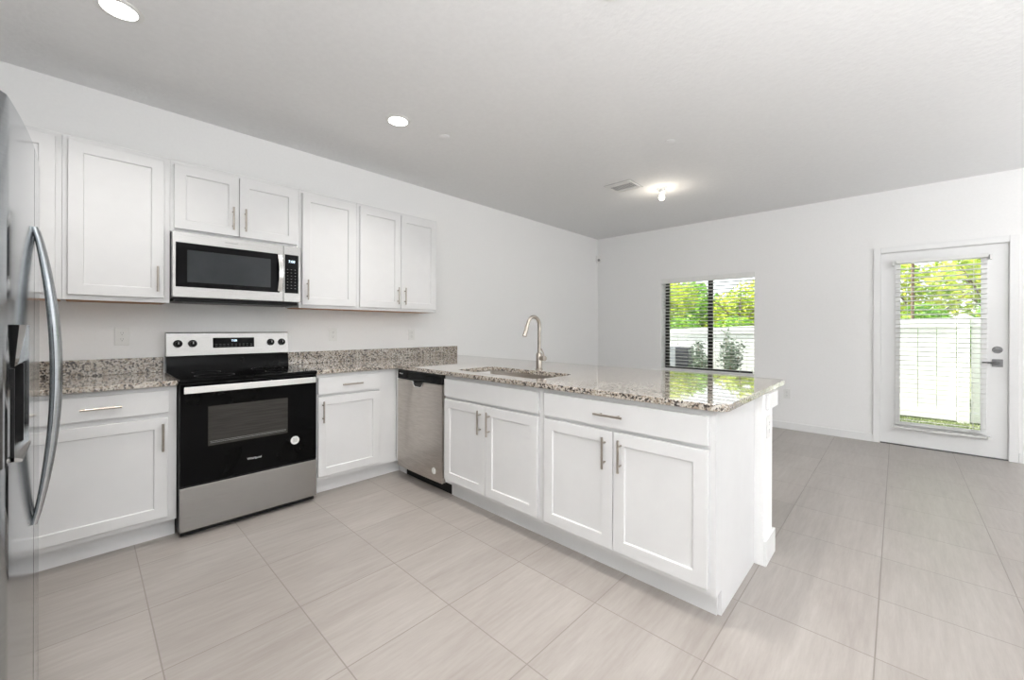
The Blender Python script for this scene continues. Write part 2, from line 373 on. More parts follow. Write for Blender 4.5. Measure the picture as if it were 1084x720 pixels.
# ------------------------------------------------------------------ cabinets
def pull(parent, x, y, z, vertical=True, L=.155):
    b = MB(); so = .031
    if vertical:
        b.cyl((x, y-so, z-L/2), (x, y-so, z+L/2), .0058, 14)
        for s in (-1, 1): b.cyl((x, y+.001, z+s*.048), (x, y-so, z+s*.048), .0045, 12)
    else:
        b.cyl((x-L/2, y-so, z), (x+L/2, y-so, z), .0058, 14)
        for s in (-1, 1): b.cyl((x+s*.048, y+.001, z), (x+s*.048, y-so, z), .0045, 12)
    return b.build('handle', M_nickel, parent)
def shaker(name, x0, x1, z0, z1, yf, parent, stile=.058, rec=.009, th=.0195):
    b = MB(); bm = b.bm
    def ring(x0, x1, z0, z1, y): return [bm.verts.new(p) for p in ((x0, y, z0), (x1, y, z0), (x1, y, z1), (x0, y, z1))]
    c = .0015
    back = ring(x0, x1, z0, z1, yf+th); e = ring(x0, x1, z0, z1, yf+c); f = ring(x0+c, x1-c, z0+c, z1-c, yf)
    i1 = ring(x0+stile, x1-stile, z0+stile, z1-stile, yf); i2 = ring(x0+stile+.004, x1-stile-.004, z0+stile+.004, z1-stile-.004, yf+rec)
    bm.faces.new(back)
    for A, B in ((back, e), (e, f), (f, i1), (i1, i2)):
        for k in range(4): bm.faces.new((A[k], A[(k+1) % 4], B[(k+1) % 4], B[k]))
    bm.faces.new(i2)
    return b.build(name, M_cab, parent)
def slab_front(name, x0, x1, z0, z1, yf, parent, th=.0195):
    return MB().box(x0, x1, yf, yf+th, z0, z1, .0015).build(name, M_cab, parent)

def base_cab(label, loc, rz, width, doors, drawers, toe_y=-.535, hollow=False, toex=None):
    """local x 0..width, back at y=0, frame face at y=-.61"""
    t = thing('base_cabinet', label, 'cabinet', loc, rz)
    if hollow:
        b = MB().box(0, .018, -.59, -.002, .11, .878).box(width-.018, width, -.59, -.002, .11, .878).box(.018, width-.018, -.59, -.002, .11, .128)
        b.box(.018, width-.018, -.014, -.002, .128, .878)
        b.build('body', M_cab, t)
    else: MB().box(0, width, -.59, -.002, .11, .878).build('body', M_cab, t)
    MB().box(0, width, -.61, -.59, .11, .878, .001).build('face_frame', M_cab, t)
    x0, x1 = toex or (0, width)
    MB().box(x0, x1, toe_y-.012, toe_y, 0, .11).build('toe_kick', M_cab, t)
    for (x0, x1, z0, z1, hx) in doors:
        d = shaker('door', x0, x1, z0, z1, -.631, t)
        if hx is not None: pull(d, hx, -.631, z1-.11+.005)
    for (x0, x1, z0, z1, hx) in drawers:
        d = slab_front('drawer' if hx is not None else 'false_drawer_front', x0, x1, z0, z1, -.631, t)
        if hx is not None: pull(d, hx, -.631, (z0+z1)/2, False)
    return t
DZ0, DZ1, RZ0, RZ1 = .14, .716, .735, .858
base_cab('white base cabinet with one door and drawer between the refrigerator and the range', (-.612, 0, 0), 0, .61,
         [(.022, .570, DZ0, DZ1-.012, .546)], [(.022, .572, RZ0, RZ1, .301)])
base_cab('white corner base cabinet with one door and drawer right of the range', (.768, 0, 0), 0, 1.423-.768,
         [(.018, .496, DZ0, DZ1, .047)], [(.018, .496, RZ0, RZ1, .262)], toex=(0, .731))
PXB = 1.423+.61                                     # back plane of the peninsula cabinets
def pen(y0): return (PXB-.001, y0, 0)
sb = base_cab('white double-door sink base cabinet next to the dishwasher', pen(-1.279), -PI/2, .908,
         [(.016, .443, DZ0, DZ1, .375+.028), (.447, .880, DZ0, DZ1, .487)], [(.014, .882, RZ0, RZ1, None)], hollow=True)
eb = base_cab('white double-door base cabinet with drawer at the free end of the peninsula', pen(-2.188), -PI/2, .900,
         [(.020, .449, DZ0, DZ1, .408), (.453, .888, DZ0, DZ1, .494)], [(.020, .887, RZ0, RZ1, .435)])
# finished end panel with toe notch
pp = [(0, 0), (-.536, 0), (-.536, .11), (-.61, .11), (-.61, .878), (0, .878)]
MB().prism(pp, .900, .915, 'x').build('end_panel', M_cab, eb)

def wall_cab(label, x0, x1, z0, z1, doors, filler=None):
    t = thing('wall_cabinet', label, 'cabinet', (x0, 0, z0))
    w_, h = x1-x0, z1-z0
    MB().box(0, w_, -.286, -.001, .006, h, .0008).build('body', M_cab, t)
    MB().box(0, w_, -.305, -.286, 0, h, .001).build('face_frame', M_cab, t)
    MB().box(.012, w_-.012, -.285, -.012, .0, .006).build('underside_panel', M_wood, t, label='raw brown wood underside')
    for (a0, a1, c0, c1, hx) in doors:
        d = shaker('door', a0-x0, a1-x0, c0-z0, c1-z0, -.326, t)
        if hx is not None: pull(d, hx-x0, -.326, c0-z0+.115)
    return t
ZB, ZT = 1.372, 2.283
wall_cab('white wall cabinet nearest the refrigerator, half hidden by its handle', XL+.01, -.458, ZB, ZT, [(-.98, -.482, 1.40, 2.255, -.513)])
wall_cab('white single-door wall cabinet directly left of the microwave', -.457, -.001, ZB, ZT, [(-.436, -.030, 1.40, 2.255, -.062)])
wall_cab('short white double-door wall cabinet above the microwave', 0, .7615, 1.828, ZT, [(.018, .366, 1.848, 2.255, .330), (.370, .742, 1.848, 2.255, .402)])
wall_cab('white single-door wall cabinet directly right of the microwave', .7625, 1.221, ZB, ZT, [(.782, 1.200, 1.396, 2.255, .815)])
wall_cab('white double-door wall cabinet at the right end of the row', 1.222, 2.045, ZB, ZT, [(1.243, 1.633, 1.396, 2.255, 1.600), (1.637, 2.026, 1.396, 2.255, 1.672)])

# ------------------------------------------------------------------ countertops
ZC0, ZC1 = .884, .914
def slab(outer, holes, z0, z1, bev=.004):
    b = MB(); bm = b.bm; edges = []; b.wn = True
    for loop in [outer]+holes:
        vs = [bm.verts.new((x, y, z1)) for x, y in loop]
        edges += [bm.edges.new((vs[i], vs[(i+1) % len(vs)])) for i in range(len(vs))]
    r = bmesh.ops.triangle_fill(bm, edges=edges, use_beauty=True, use_dissolve=False)
    fs = [g for g in r['geom'] if isinstance(g, bmesh.types.BMFace)]
    ex = bmesh.ops.extrude_face_region(bm, geom=fs)
    for v in [g for g in ex['geom'] if isinstance(g, bmesh.types.BMVert)]: v.co.z = z0
    bmesh.ops.recalc_face_normals(bm, faces=bm.faces)
    ed = [e for e in bm.edges if len(e.link_faces) == 2 and e.calc_face_angle(0) > 1.2 and abs(e.verts[0].co.z-e.verts[1].co.z) < 1e-5]
    bmesh.ops.bevel(bm, geom=ed, offset=bev, segments=2, profile=.5, affect='EDGES')
    return b
def rcorner(cx, cy, r, a0, a1, n=7):
    return [(cx+r*math.cos(a0+(a1-a0)*i/n), cy+r*math.sin(a0+(a1-a0)*i/n)) for i in range(n+1)]
ct = thing('countertop', 'speckled brown granite countertop left of the range', 'countertop', (-.6, 0, .884))
MB().box(-.655, .599, -.645, -.001, 0, .030, .004).build('slab', M_granite, ct)
MB().box(-.655, .599, -.021, -.001, .030, .132, .003).build('backsplash', M_granite, ct)
MB().box(-.6, .597, -.61, -.02, -.0055, 0).build('substrate', M_cab, ct)
SX0, SX1, SY0, SY1 = 1.508, 1.872, -2.078, -1.292
hole = rcorner(SX1-.05, SY1-.05, .05, 0, PI/2)+rcorner(SX0+.05, SY1-.05, .05, PI/2, PI)+rcorner(SX0+.05, SY0+.05, .05, PI, 1.5*PI)+rcorner(SX1-.05, SY0+.05, .05, 1.5*PI, 2*PI)
outer = [(.767, -.001), (.767, -.645), (1.375, -.645), (1.388, -.658)] + rcorner(1.388+.06, -3.150+.06, .06, PI, 1.5*PI) + rcorner(2.572-.04, -3.150+.04, .04, 1.5*PI, 2*PI) + [(2.572, -.001)]
cr = thing('countertop', 'speckled pale granite countertop running around the corner and over the peninsula', 'countertop', (1.98, -1.6, .884))
o = slab(outer, [hole], 0, .030).build('slab', M_granite, cr); o.location = (-1.98, 1.6, 0)
MB().box(.767-1.98, 1.42-1.98, 1.579, 1.599, .030, .132, .003).build('backsplash', M_granite, cr)
MB().box(1.4205-1.98, 2.545-1.98, 1.579, 1.599, .030, .132, .003).build('backsplash', M_granite, cr)
MB().box(.77-1.98, 1.46-1.98, -.607+1.6, -.02+1.6, -.0055, 0).box(1.43-1.98, 1.49-1.98, -3.09+1.6, -.61+1.6, -.0055, 0).build('substrate', M_cab, cr)
bk = MB().box(2.075, 2.285, -3.1615, -3.1465, .800, .8825, .002).box(2.233, 2.285, -3.1465, -3.07, .800, .8825, .002).build('support_block', M_trim)
tag(bk, 'small white block under the overhang of the peninsula countertop end', 'support block')

# ------------------------------------------------------------------ sink and faucet
sk_ = thing('kitchen_sink', 'stainless undermount sink set into the peninsula countertop', 'sink', ((SX0+SX1)/2, (SY0+SY1)/2, .68))
def bowl():
    b = MB(); bm = b.bm; wx, wy = (SX1-SX0)/2+.004, (SY1-SY0)/2+.004
    def loop(dx, dy, r, z):
        pts = rcorner(dx-r, dy-r, r, 0, PI/2)+rcorner(-dx+r, dy-r, r, PI/2, PI)+rcorner(-dx+r, -dy+r, r, PI, 1.5*PI)+rcorner(dx-r, -dy+r, r, 1.5*PI, 2*PI)
        return [bm.verts.new((x, y, z)) for x, y in pts]
    L = [loop(wx+.02, wy+.02, .07, .2035), loop(wx, wy, .054, .2035), loop(wx-.004, wy-.004, .05, .03), loop(wx-.03, wy-.03, .05, .004), loop(.04, .04, .038, 0)]
    for A, B in zip(L, L[1:]):
        for k in range(len(A)): bm.faces.new((A[k], A[(k+1) % len(A)], B[(k+1) % len(A)], B[k]))
    bm.faces.new(L[-1])
    return b
bowl().build('bowl', M_steelv, sk_)
MB().lathe([(.045, .004), (.045, .007), (.036, .006), (.03, .001)], (0, 0, 0)).build('drain', M_chrome, sk_)
fx, fy = 1.965, -1.705
fc = thing('kitchen_faucet', 'brushed nickel gooseneck pull-down faucet behind the sink', 'faucet', (fx, fy, .914))
MB().lathe([(.028, 0), (.028, .004), (.0225, .008), (.0225, .115), (.020, .12), (.016, .124)]).build('base', M_nickel, fc)
pts = [(0, 0, .12), (0, 0, .20), (0, 0, .32)]
ctr = Vector((-.055, .0, .335)); Rn = .055
for i in range(0, 15):
    a = math.radians(i*11.8); pts.append((ctr.x+Rn*math.cos(a), 0, ctr.z+Rn*math.sin(a)))
ex = Vector(pts[-1]); dv = (Vector(pts[-1])-Vector(pts[-2])).normalized()
pts.append(tuple(ex+dv*.03))
spx = MB().tube(pts, .0128, 16, up=(0, 1, 0)).build('neck', M_nickel, fc)
e0 = ex+dv*.028
MB().cyl(e0, e0+dv*.080, .0145, 20, .0155).build('spray_head', M_nickel, fc)
hv = MB().cyl((0, -.018, .085), (0, -.062, .085), .0185, 20)
hh = hv.build('handle_hub', M_nickel, fc)
MB().tube([(0, -.052, .095), (0, -.045, .12), (0, -.022, .155)], [.006, .0055, .004], 10).build('lever', M_nickel, hh)
spd = Matrix.Rotation(math.radians(-8), 4, 'Z'); fc.rotation_euler = (0, 0, math.radians(-8))

# ------------------------------------------------------------------ range
rg = thing('kitchen_range', 'freestanding electric range in black glass and stainless steel', 'stove', (.382, 0, 0))
def rx(x): return x-.382
MB().box(rx(.004), rx(.761), -.655, -.02, .035, .893, .003).build('body', M_blackpl, rg)
MB().box(rx(.001), rx(.764), -.672, -.085, .893, .9165, .007, 3).build('cooktop', M_blackgl, rg)
for bx_, by_, br_ in ((.20, -.50, .105), (.57, -.50, .085), (.20, -.24, .08), (.57, -.24, .105)):
    ring = MB()
    for rr in (br_,):
        n = 40
        v0 = [ring.bm.verts.new((rx(bx_)+rr*math.cos(2*PI*k/n), by_+rr*math.sin(2*PI*k/n), .9170)) for k in range(n)]
        v1 = [ring.bm.verts.new((rx(bx_)+(rr-.002)*math.cos(2*PI*k/n), by_+(rr-.002)*math.sin(2*PI*k/n), .9170)) for k in range(n)]
        for k in range(n): ring.bm.faces.new((v0[k], v0[(k+1) % n], v1[(k+1) % n], v1[k]))
    ring.build('burner_marking', M_logod, rg)
gp = [(-.005, .9165), (-.092, .9165), (-.088, .95), (-.072, 1.02), (-.005, 1.02)]
MB().prism(gp, rx(.008), rx(.760), 'x').build('backguard_base', M_blackgl, rg)
bp = [(-.005, 1.015), (-.078, 1.015), (-.082, 1.022), (-.066, 1.176), (-.055, 1.184), (-.005, 1.184)]
bgd = MB().prism(bp, rx(.008), rx(.762), 'x').build('backguard', M_steel, rg)
def bgy(z): return -.082+(z-1.022)/(1.176-1.022)*.016
tl = math.atan2(.016, .154)
for kx in (.069, .149, .636, .714):
    y = bgy(1.105)
    kb = MB().cyl((rx(kx), y, 1.105), (rx(kx), y-.010, 1.1045), .026, 28, .024).cyl((rx(kx), y-.01, 1.1045), (rx(kx), y-.032, 1.103), .0195, 28, .0175)
    kk = kb.build('knob', M_blackpl, rg)
    MB().box(rx(kx)-.0012, rx(kx)+.0012, y-.0335, y-.031, 1.103, 1.119).build('pointer', M_logo, kk)
zc = 1.107
dsp = MB().box(-.129, .129, -.002, .006, -.036, .036, .001).build('display_panel', M_blackgl, rg, loc=(rx(.394), bgy(zc), zc)); dsp.rotation_euler = (-tl, 0, 0)
text_mesh('clock_digits', '7:08', .021, M_display, dsp, (0, -.0028, .014), (PI/2, 0, 0), 'glowing clock digits')
for k in range(9):
    pass
btn = MB()
for r in range(2):
    for k in range(10): btn.box(-.115+k*.024, -.103+k*.024, -.0028, -.002, -.012-.013*r, -.0105-.013*r)
btn.build('touch_key_marks', M_logod, dsp)
# oven door with window opening
dd = thing  # readability only
wx_0, wx_1, wz_0, wz_1 = .137, .572, .512, .748
od = MB()
od.box(rx(.005), rx(.758), -.668, -.656, .300, .887, .002)
odoor = od.build('oven_door', M_blackgl, rg)
ow = MB().box(rx(wx_0), rx(wx_1), -.6692, -.6675, wz_0, wz_1).build('oven_window', M_ovenwin, odoor, label='smoky see-through window')
rk = MB()
for zz in (.528, .536):
    rk.box(rx(wx_0+.01), rx(wx_1-.01), -.6697, -.6691, zz, zz+.002)
rk.build('rack_lines', M_logod, ow)
hd = MB().box(rx(.018), rx(.738), -.716, -.704, .838, .878, .003).box(rx(.04), rx(.065), -.705, -.667, .846, .870, .002).box(rx(.69), rx(.715), -.705, -.667, .846, .870, .002)
hd.build('door_handle', M_chrome, odoor)
text_mesh('logo', 'Whirlpool', .019, M_logo, odoor, (rx(.378), -.6688, .388), (PI/2, 0, 0), 'silver maker lettering')
stk = MB().cyl((rx(.618), -.668, .452), (rx(.618), -.6688, .452), .0275, 32).build('round_sticker', M_white, odoor, label='round white sticker')
sl = MB()
for k in range(5): sl.box(rx(.618)-.014, rx(.618)+.014, -.6692, -.6687, .440+k*.006, .4415+k*.006)
sl.build('sticker_print', M_logod, stk)
MB().box(rx(.004), rx(.757), -.678, -.656, .040, .293, .004).build('storage_drawer', M_steel, rg)
for fxx in (.05, .71):
    for fyy in (-.60, -.08): MB().cyl((rx(fxx), fyy, 0), (rx(fxx), fyy, .036), .018, 16).build('foot', M_blackpl, rg)
MB().box(rx(.012), rx(.750), -.645, -.05, .010, .0345).build('kick_plate', M_blackpl, rg)

# ------------------------------------------------------------------ microwave
mw = thing('microwave', 'stainless over-the-range microwave under the short wall cabinet', 'microwave', (.376, 0, 1.39))
def mx_(x): return x-.376
MB().box(mx_(.004), mx_(.749), -.355, -.002, .018, .432, .002).build('casing', M_grey, mw)
MB().box(mx_(.012), mx_(.742), -.345, -.004, -.006, .018, .006).build('vent_base', M_blackpl, mw)
fl = MB()
for a_ in (.08, .42): fl.box(mx_(a_), mx_(a_+.25), -.30, -.12, -.009, -.006, .001)
fl.build('grease_filter', M_grey, mw)
mdr = MB().box(mx_(.002), mx_(.629), -.388, -.356, .018, .430, .004).build('microwave_door', M_steel, mw)
MB().box(mx_(.018), mx_(.603), -.3905, -.387, .083, .362, .001).build('door_glass', M_blackgl, mdr)
MB().box(mx_(.075), mx_(.545), -.3915, -.390, .115, .318, .0005).build('viewing_window', M_mwwin, mdr)
text_mesh('logo', 'Whirlpool', .017, M_logod, mdr, (mx_(.31), -.3885, .395), (PI/2, 0, 0), 'small grey maker lettering')
mcp = MB().box(mx_(.631), mx_(.749), -.388, -.356, .018, .430, .004).build('control_panel', M_steel, mw)
kp = MB().box(mx_(.638), mx_(.731), -.3905, -.387, .083, .366, .001).build('keypad', M_blackgl, mcp)
text_mesh('clock_digits', '7:08', .026, M_display, kp, (mx_(.684), -.3912, .315), (PI/2, 0, 0), 'glowing blue clock digits')
km = MB()
for r in range(7):
    for c in range(3): km.box(mx_(.652+c*.026), mx_(.660+c*.026), -.3912, -.3904, .255-r*.023, .2575-r*.023)
km.build('key_marks', M_logod, kp)
hpnts = []
for i in range(13):
    t = i/12; hpnts.append((mx_(.604), -.392-.034*math.sin(PI*t)-.004, .092+t*.265))
hm = MB()
vs = []
for (x, y, z) in hpnts:
    vs.append([hm.bm.verts.new(p) for p in ((x-.014, y, z), (x+.014, y, z), (x+.014, y+.012, z), (x-.014, y+.012, z))])
for A, B in zip(vs, vs[1:]):
    for k in range(4): hm.bm.faces.new((A[k], A[(k+1) % 4], B[(k+1) % 4], B[k]))
hm.bm.faces.new(vs[0]); hm.bm.faces.new(vs[-1])
hm.build('door_handle', M_chrome, mdr)

# ------------------------------------------------------------------ dishwasher (local frame like the peninsula cabinets)
dw = thing('dishwasher', 'stainless dishwasher with black control strip in the inner corner', 'dishwasher', pen(-.672), -PI/2)
W = .603
MB().box(.004, W-.004, -.595, -.02, .10, .875).build('tub', M_grey, dw)
dpl = []
for i in range(9):
    t = i/8; dpl.append((.0025+t*(W-.005), -.632-.006*math.sin(PI*t)))
poly = [(.0025, -.597)]+dpl+[(W-.0025, -.597)]
dwd = MB().prism([(p[0], p[1]) for p in poly], .098, .806, 'z').build('door', M_steelv, dw)
cpl = MB().box(.0025, W-.0025, -.636, -.597, .808, .880, .006).build('control_panel', M_blackpl, dw)
MB().box(.015, W-.015, -.6375, -.6355, .822, .866).build('control_strip', M_blackgl, cpl)
# pocket handle
hp_ = MB().prism([(.235, .806), (.240, .785), (.262, .768), (.345, .768), (.367, .785), (.372, .806)], -.6425, -.62, 'y')
hp_.build('pocket_handle', M_blackpl, dwd)
MB().tube([(.236, -.642, .803), (.243, -.643, .783), (.264, -.643, .767), (.343, -.643, .767), (.364, -.643, .783), (.371, -.642, .803)], .0028, 8).build('pocket_rim', M_chrome, dwd)
text_mesh('logo', 'Whirlpool', .013, M_logo, cpl, (.06, -.638, .852), (PI/2, 0, 0), 'tiny silver maker lettering')
rb = MB()
n = 32
c0 = Vector((.508, -.6395, .172))
v0 = [rb.bm.verts.new((c0.x+.024*math.cos(2*PI*k/n), c0.y+.002, c0.z+.024*math.sin(2*PI*k/n))) for k in range(n)]
v1 = [rb.bm.verts.new((c0.x+.024*math.cos(2*PI*k/n), c0.y, c0.z+.024*math.sin(2*PI*k/n))) for k in range(n)]
v2 = [rb.bm.verts.new((c0.x+.017*math.cos(2*PI*k/n), c0.y, c0.z+.017*math.sin(2*PI*k/n))) for k in range(n)]
for k in range(n):
    rb.bm.faces.new((v0[k], v0[(k+1) % n], v1[(k+1) % n], v1[k])); rb.bm.faces.new((v1[k], v1[(k+1) % n], v2[(k+1) % n], v2[k]))
rb.bm.faces.new(v0[::-1])
rbs = rb.build('round_badge', M_white, dwd, label='pale ring-shaped sticker')
MB().cyl((c0.x, c0.y-.0002, c0.z), (c0.x, c0.y+.001, c0.z), .011, 20).build('badge_center', M_white, rbs)
MB().box(.0, W+.003, -.545, -.52, .0, .098).build('toe_panel', M_blackpl, dw)
# narrow white filler between the corner and the dishwasher
fp = MB().box(1.4235, 1.4425, -.668, -.612, .11, .878, .001).box(1.488, 1.50, -.668, -.548, 0, .11).build('filler_strip', M_cab)
tag(fp, 'narrow white upright filler between corner cabinet and dishwasher', 'cabinet filler')

# ------------------------------------------------------------------ refrigerator
fr_ = thing('refrigerator', 'stainless side-by-side refrigerator with curved handles and dispenser', 'refrigerator', (-.86, -1.815, 0))
FY0, FY1, FG = -2.27, -1.36, -1.885
def fxx(y): return -.490+.022*(1-((y+1.815)/.455)**2) - .010*max(0, 1-(min(y-FY0, FY1-y))/.03)**2
ox, oy = .86, 1.815
MB().box(-1.235+ox, -.565+ox, FY0+.004+oy, FY1-.004+oy, 0.03, 1.725, .004).build('cabinet', M_grey, fr_)
def seg_prism(b, ya, yb, z0, z1, n=10, back=-.555):
    P = [(back+ox, yb+oy), (back+ox, ya+oy)]+[(fxx(ya+(yb-ya)*i/n)+ox, ya+(yb-ya)*i/n+oy) for i in range(n+1)]
    b.prism(P, z0, z1, 'z')
Z0f, Z1f = .075, 1.722
QY0, QY1, QZ0, QZ1 = -2.195, -1.985, .915, 1.225
b = MB()
seg_prism(b, FY0, FG-.004, Z0f, QZ0, 16); seg_prism(b, FY0, FG-.004, QZ1, Z1f, 16)
seg_prism(b, FY0, QY0, QZ0, QZ1, 6); seg_prism(b, QY1, FG-.004, QZ0, QZ1, 6)
fdoor = b.build('freezer_door', M_fsteel, fr_)
b = MB(); seg_prism(b, FG+.004, FY1, Z0f, Z1f, 16)
rdoor = b.build('refrigerator_door', M_fsteel, fr_)
# dispenser: dark recess with control face above and a sloping tray lip
dp = MB()
dp.box(-.553+ox, -.545+ox, QY0+oy, QY1+oy, QZ0, QZ1)
dp.box(-.545+ox, -.480+ox, QY0+oy, QY0+.006+oy, QZ0, QZ1-.10).box(-.545+ox, -.480+ox, QY1-.006+oy, QY1+oy, QZ0, QZ1-.10)
dsp_ = dp.build('dispenser', M_blackpl, fdoor, label='black ice and water dispenser')
b = MB(); P = [(-.53+ox, QZ1-.10), (-.480+ox, QZ1-.095), (-.473+ox, QZ1), (-.53+ox, QZ1)]
b.bm.verts.ensure_lookup_table()
def xz_prism(b, P, ya, yb):
    A = [b.bm.verts.new((p[0], ya, p[1])) for p in P]; B = [b.bm.verts.new((p[0], yb, p[1])) for p in P]
    b.bm.faces.new(A); b.bm.faces.new(B[::-1])
    for i in range(len(P)): b.bm.faces.new((A[i], B[i], B[(i+1) % len(P)], A[(i+1) % len(P)]))
xz_prism(b, P, QY0+oy, QY1+oy); b.build('dispenser_controls', M_blackgl, dsp_)
b = MB(); xz_prism(b, [(-.545+ox, QZ0+.035), (-.468+ox, QZ0+.004), (-.468+ox, QZ0-.002), (-.545+ox, QZ0)], QY0+oy, QY1+oy); b.build('drip_tray', M_steel, dsp_)
MB().box(-.535+ox, -.52+ox, -2.12+oy, -2.06+oy, .98, 1.10, .004).build('dispenser_paddle', M_grey, dsp_)
def fhandle(y, parent):
    pts = []
    for i in range(25):
        t = i/24; z = .675+t*(1.495-.675)
        x = fxx(y)+.002+.040*math.sin(PI*t)**.8
        pts.append((x+ox, y+oy, z))
    MB().tube(pts, [.007+.0045*math.sin(PI*i/24) for i in range(25)], 14, 1.25, up=(1, 0, 0)).build('handle', M_fsteel, parent)
fhandle(FG-.030, fdoor); fhandle(FG+.030, rdoor)
MB().box(-.62+ox, -.56+ox, FY0+.01+oy, FY1-.01+oy, .012, .07).build('toe_grille', M_blackpl, fr_)
MB().box(-.60+ox, -.520+ox, FY0+.004+oy, FY0+.07+oy, 1.723, 1.745, .004).build('hinge_cover', M_grey, fr_)
MB().box(-.60+ox, -.520+ox, FY1-.07+oy, FY1-.004+oy, 1.723, 1.745, .004).build('hinge_cover', M_grey, fr_)
for x_ in (-1.18, -.65):
    for y_ in (-2.2, -1.43): MB().cyl((x_+ox, y_+oy, 0), (x_+ox, y_+oy, .03), .02, 14).build('foot', M_blackpl, fr_)

# ------------------------------------------------------------------ outlets
def outlet(label, loc, rz, name='wall_outlet'):
    """local: plate faces -y"""
    t = thing(name, label, 'outlet', loc, rz, None)
    MB().box(-.0355, .0355, -.006, 0, -.0575, .0575, .002).build('cover_plate', M_white, t)
    for s in (-1, 1):
        f = MB().cyl((0, -.0055, s*.0195), (0, -.0085, s*.0195), .0165, 24).build('receptacle', M_white, t)
        q_ = MB()
        for dx in (-.0055, .0055): q_.box(dx-.0009, dx+.0009, -.0092, -.0084, s*.0195-.001, s*.0195+.008)
        q_.cyl((0, -.0084, s*.0195-.008), (0, -.0092, s*.0195-.008), .0025, 10)
        q_.build('slots', M_slot, f)
    return t
outlet('white outlet on the wall left of the range', (-.204, 0, 1.158), 0)
outlet('white outlet on the wall between the range and the backsplash seam', (1.150, 0, 1.158), 0)
outlet('white outlet on the wall near the right end of the wall cabinets', (1.955, 0, 1.150), 0)
outlet('white outlet low on the window wall between window and door', (XR, -2.665, .43), -PI/2)
outlet('white outlet on the end of the low peninsula wall', (2.12, KY, .705), 0)
outlet('white outlet low on the peninsula wall facing the living area', (KX1, -1.5, .40), PI/2)

# ------------------------------------------------------------------ ceiling things
def downlight(label, x, y, power):
    t = thing('recessed_light', label, 'ceiling light', (x, y, H), 0, 'recessed kitchen ceiling lights')
    MB().lathe([(.088, 0), (.088, -.003), (.080, -.006), (.066, -.005), (.066, 0)]).build('trim_ring', M_white, t)
    MB().lathe([(.0655, -.0005), (.0655, -.0035), (.03, -.0045), (.001, -.0048)]).build('lens', M_lens, t)
    l = lamp('AREA', 'light_source', (0, 0, -.012), power, (1, 0.97, 0.93), .12, direction=(0, 0, -1)); l.parent = t
    l.data.spread = math.radians(115)
downlight('recessed round ceiling light nearest the refrigerator', -.262, -1.0, 4)
downlight('recessed round ceiling light in the middle of the ceiling', 1.175, -1.04, 5)
downlight('recessed round ceiling light at the top edge of the photo', 1.20, -2.755, 7)
l = lamp('AREA', 'light_source', (-.262, -2.70, H-.012), 11, (1, .955, .9), .12, direction=(0, 0, -1))
t_h = thing('recessed_light', 'recessed round ceiling light above the camera', 'ceiling light', (-.262, -2.70, H), 0, 'recessed kitchen ceiling lights')
MB().lathe([(.088, 0), (.088, -.003), (.080, -.006), (.066, -.005), (.066, 0)]).build('trim_ring', M_white, t_h)
MB().lathe([(.0655, -.0005), (.0655, -.0035), (.03, -.0045), (.001, -.0048)]).build('lens', M_lens, t_h)

bl = thing('bare_bulb_light', 'bare glowing bulb in a white ceiling lampholder', 'ceiling light', (3.83, -1.83, H))
MB().lathe([(.058, 0), (.058, -.006), (.05, -.014), (.030, -.018), (.026, -.045), (.020, -.048)]).build('lampholder', M_white, bl)
MB().lathe([(.013, -.046), (.014, -.058), (.024, -.075), (.030, -.092), (.029, -.105), (.022, -.119), (.010, -.126), (.001, -.127)]).build('bulb', M_bulb, bl)
pl = lamp('POINT', 'light_source', (0, 0, -.20), 1.8, (1, .90, .76), .03); pl.parent = bl

vt = thing('ceiling_vent', 'square white air register in the ceiling near the bare bulb', 'vent', (3.503, -1.563, H))
fv = MB(); s_ = .142
fv.box(-s_, s_, -s_, -s_+.022, -.008, 0, .002).box(-s_, s_, s_-.022, s_, -.008, 0, .002).box(-s_, -s_+.022, -s_+.022, s_-.022, -.008, 0, .002).box(s_-.022, s_, -s_+.022, s_-.022, -.008, 0, .002)
fv.build('frame', M_white, vt)
MB().box(-s_-.004, s_+.004, -s_-.004, s_+.004, -.0022, -.0002).build('edge_shadow', M_slot, vt, label='grey strip drawn as the shadow around the frame')  # dark thin plate standing in for the shadow gap around the register
MB().box(-s_+.02, s_-.02, -s_+.02, s_-.02, -.0035, -.0022).build('duct_opening', M_slot, vt)
lv_ = MB()
for k in range(9):
    yy = -.105+k*.026
    lv_.prism([(-.055, yy), (-.055, yy+.003), (.055, yy+.003), (.055, yy)], -.009, -.002, 'z')
lv_.build('center_louvers', M_vent, vt)
for sg in (-1, 1):
    q_ = MB()
    for k in range(3):
        x_ = sg*(.068+k*.020)
        q_.box(x_-.0045, x_+.0045, -.115, .115, -.009-.002*k+.003, -.002)
    q_.build('side_louvers', M_white, vt)
for nm, x_, y_ in (('flat white sprinkler cover plate on the ceiling near the middle light', 1.55, -1.085), ('flat white sprinkler cover plate on the ceiling above the living area', 2.824, -2.33)):
    tag(MB().lathe([(.042, 0), (.042, -.003), (.038, -.0045), (.001, -.005)], seg=32).build('sprinkler_cover', M_ceil, loc=(x_, y_, H)), nm, 'sprinkler cover')
ms = thing('motion_sensor', 'small white motion sensor high in the far room corner', 'sensor', (XR-.005, -.03, 2.37), PI/4)
MB().box(-.040, .040, -.055, -.020, -.055, .055, .010).build('housing', M_white, ms)
MB().sphere((0, -.053, -.018), .022, (1, .5, 1)).build('lens', M_slot, ms)
ms.location = (XR-.012, -.012, 2.37); ms.rotation_euler = (0, 0, -PI/4)

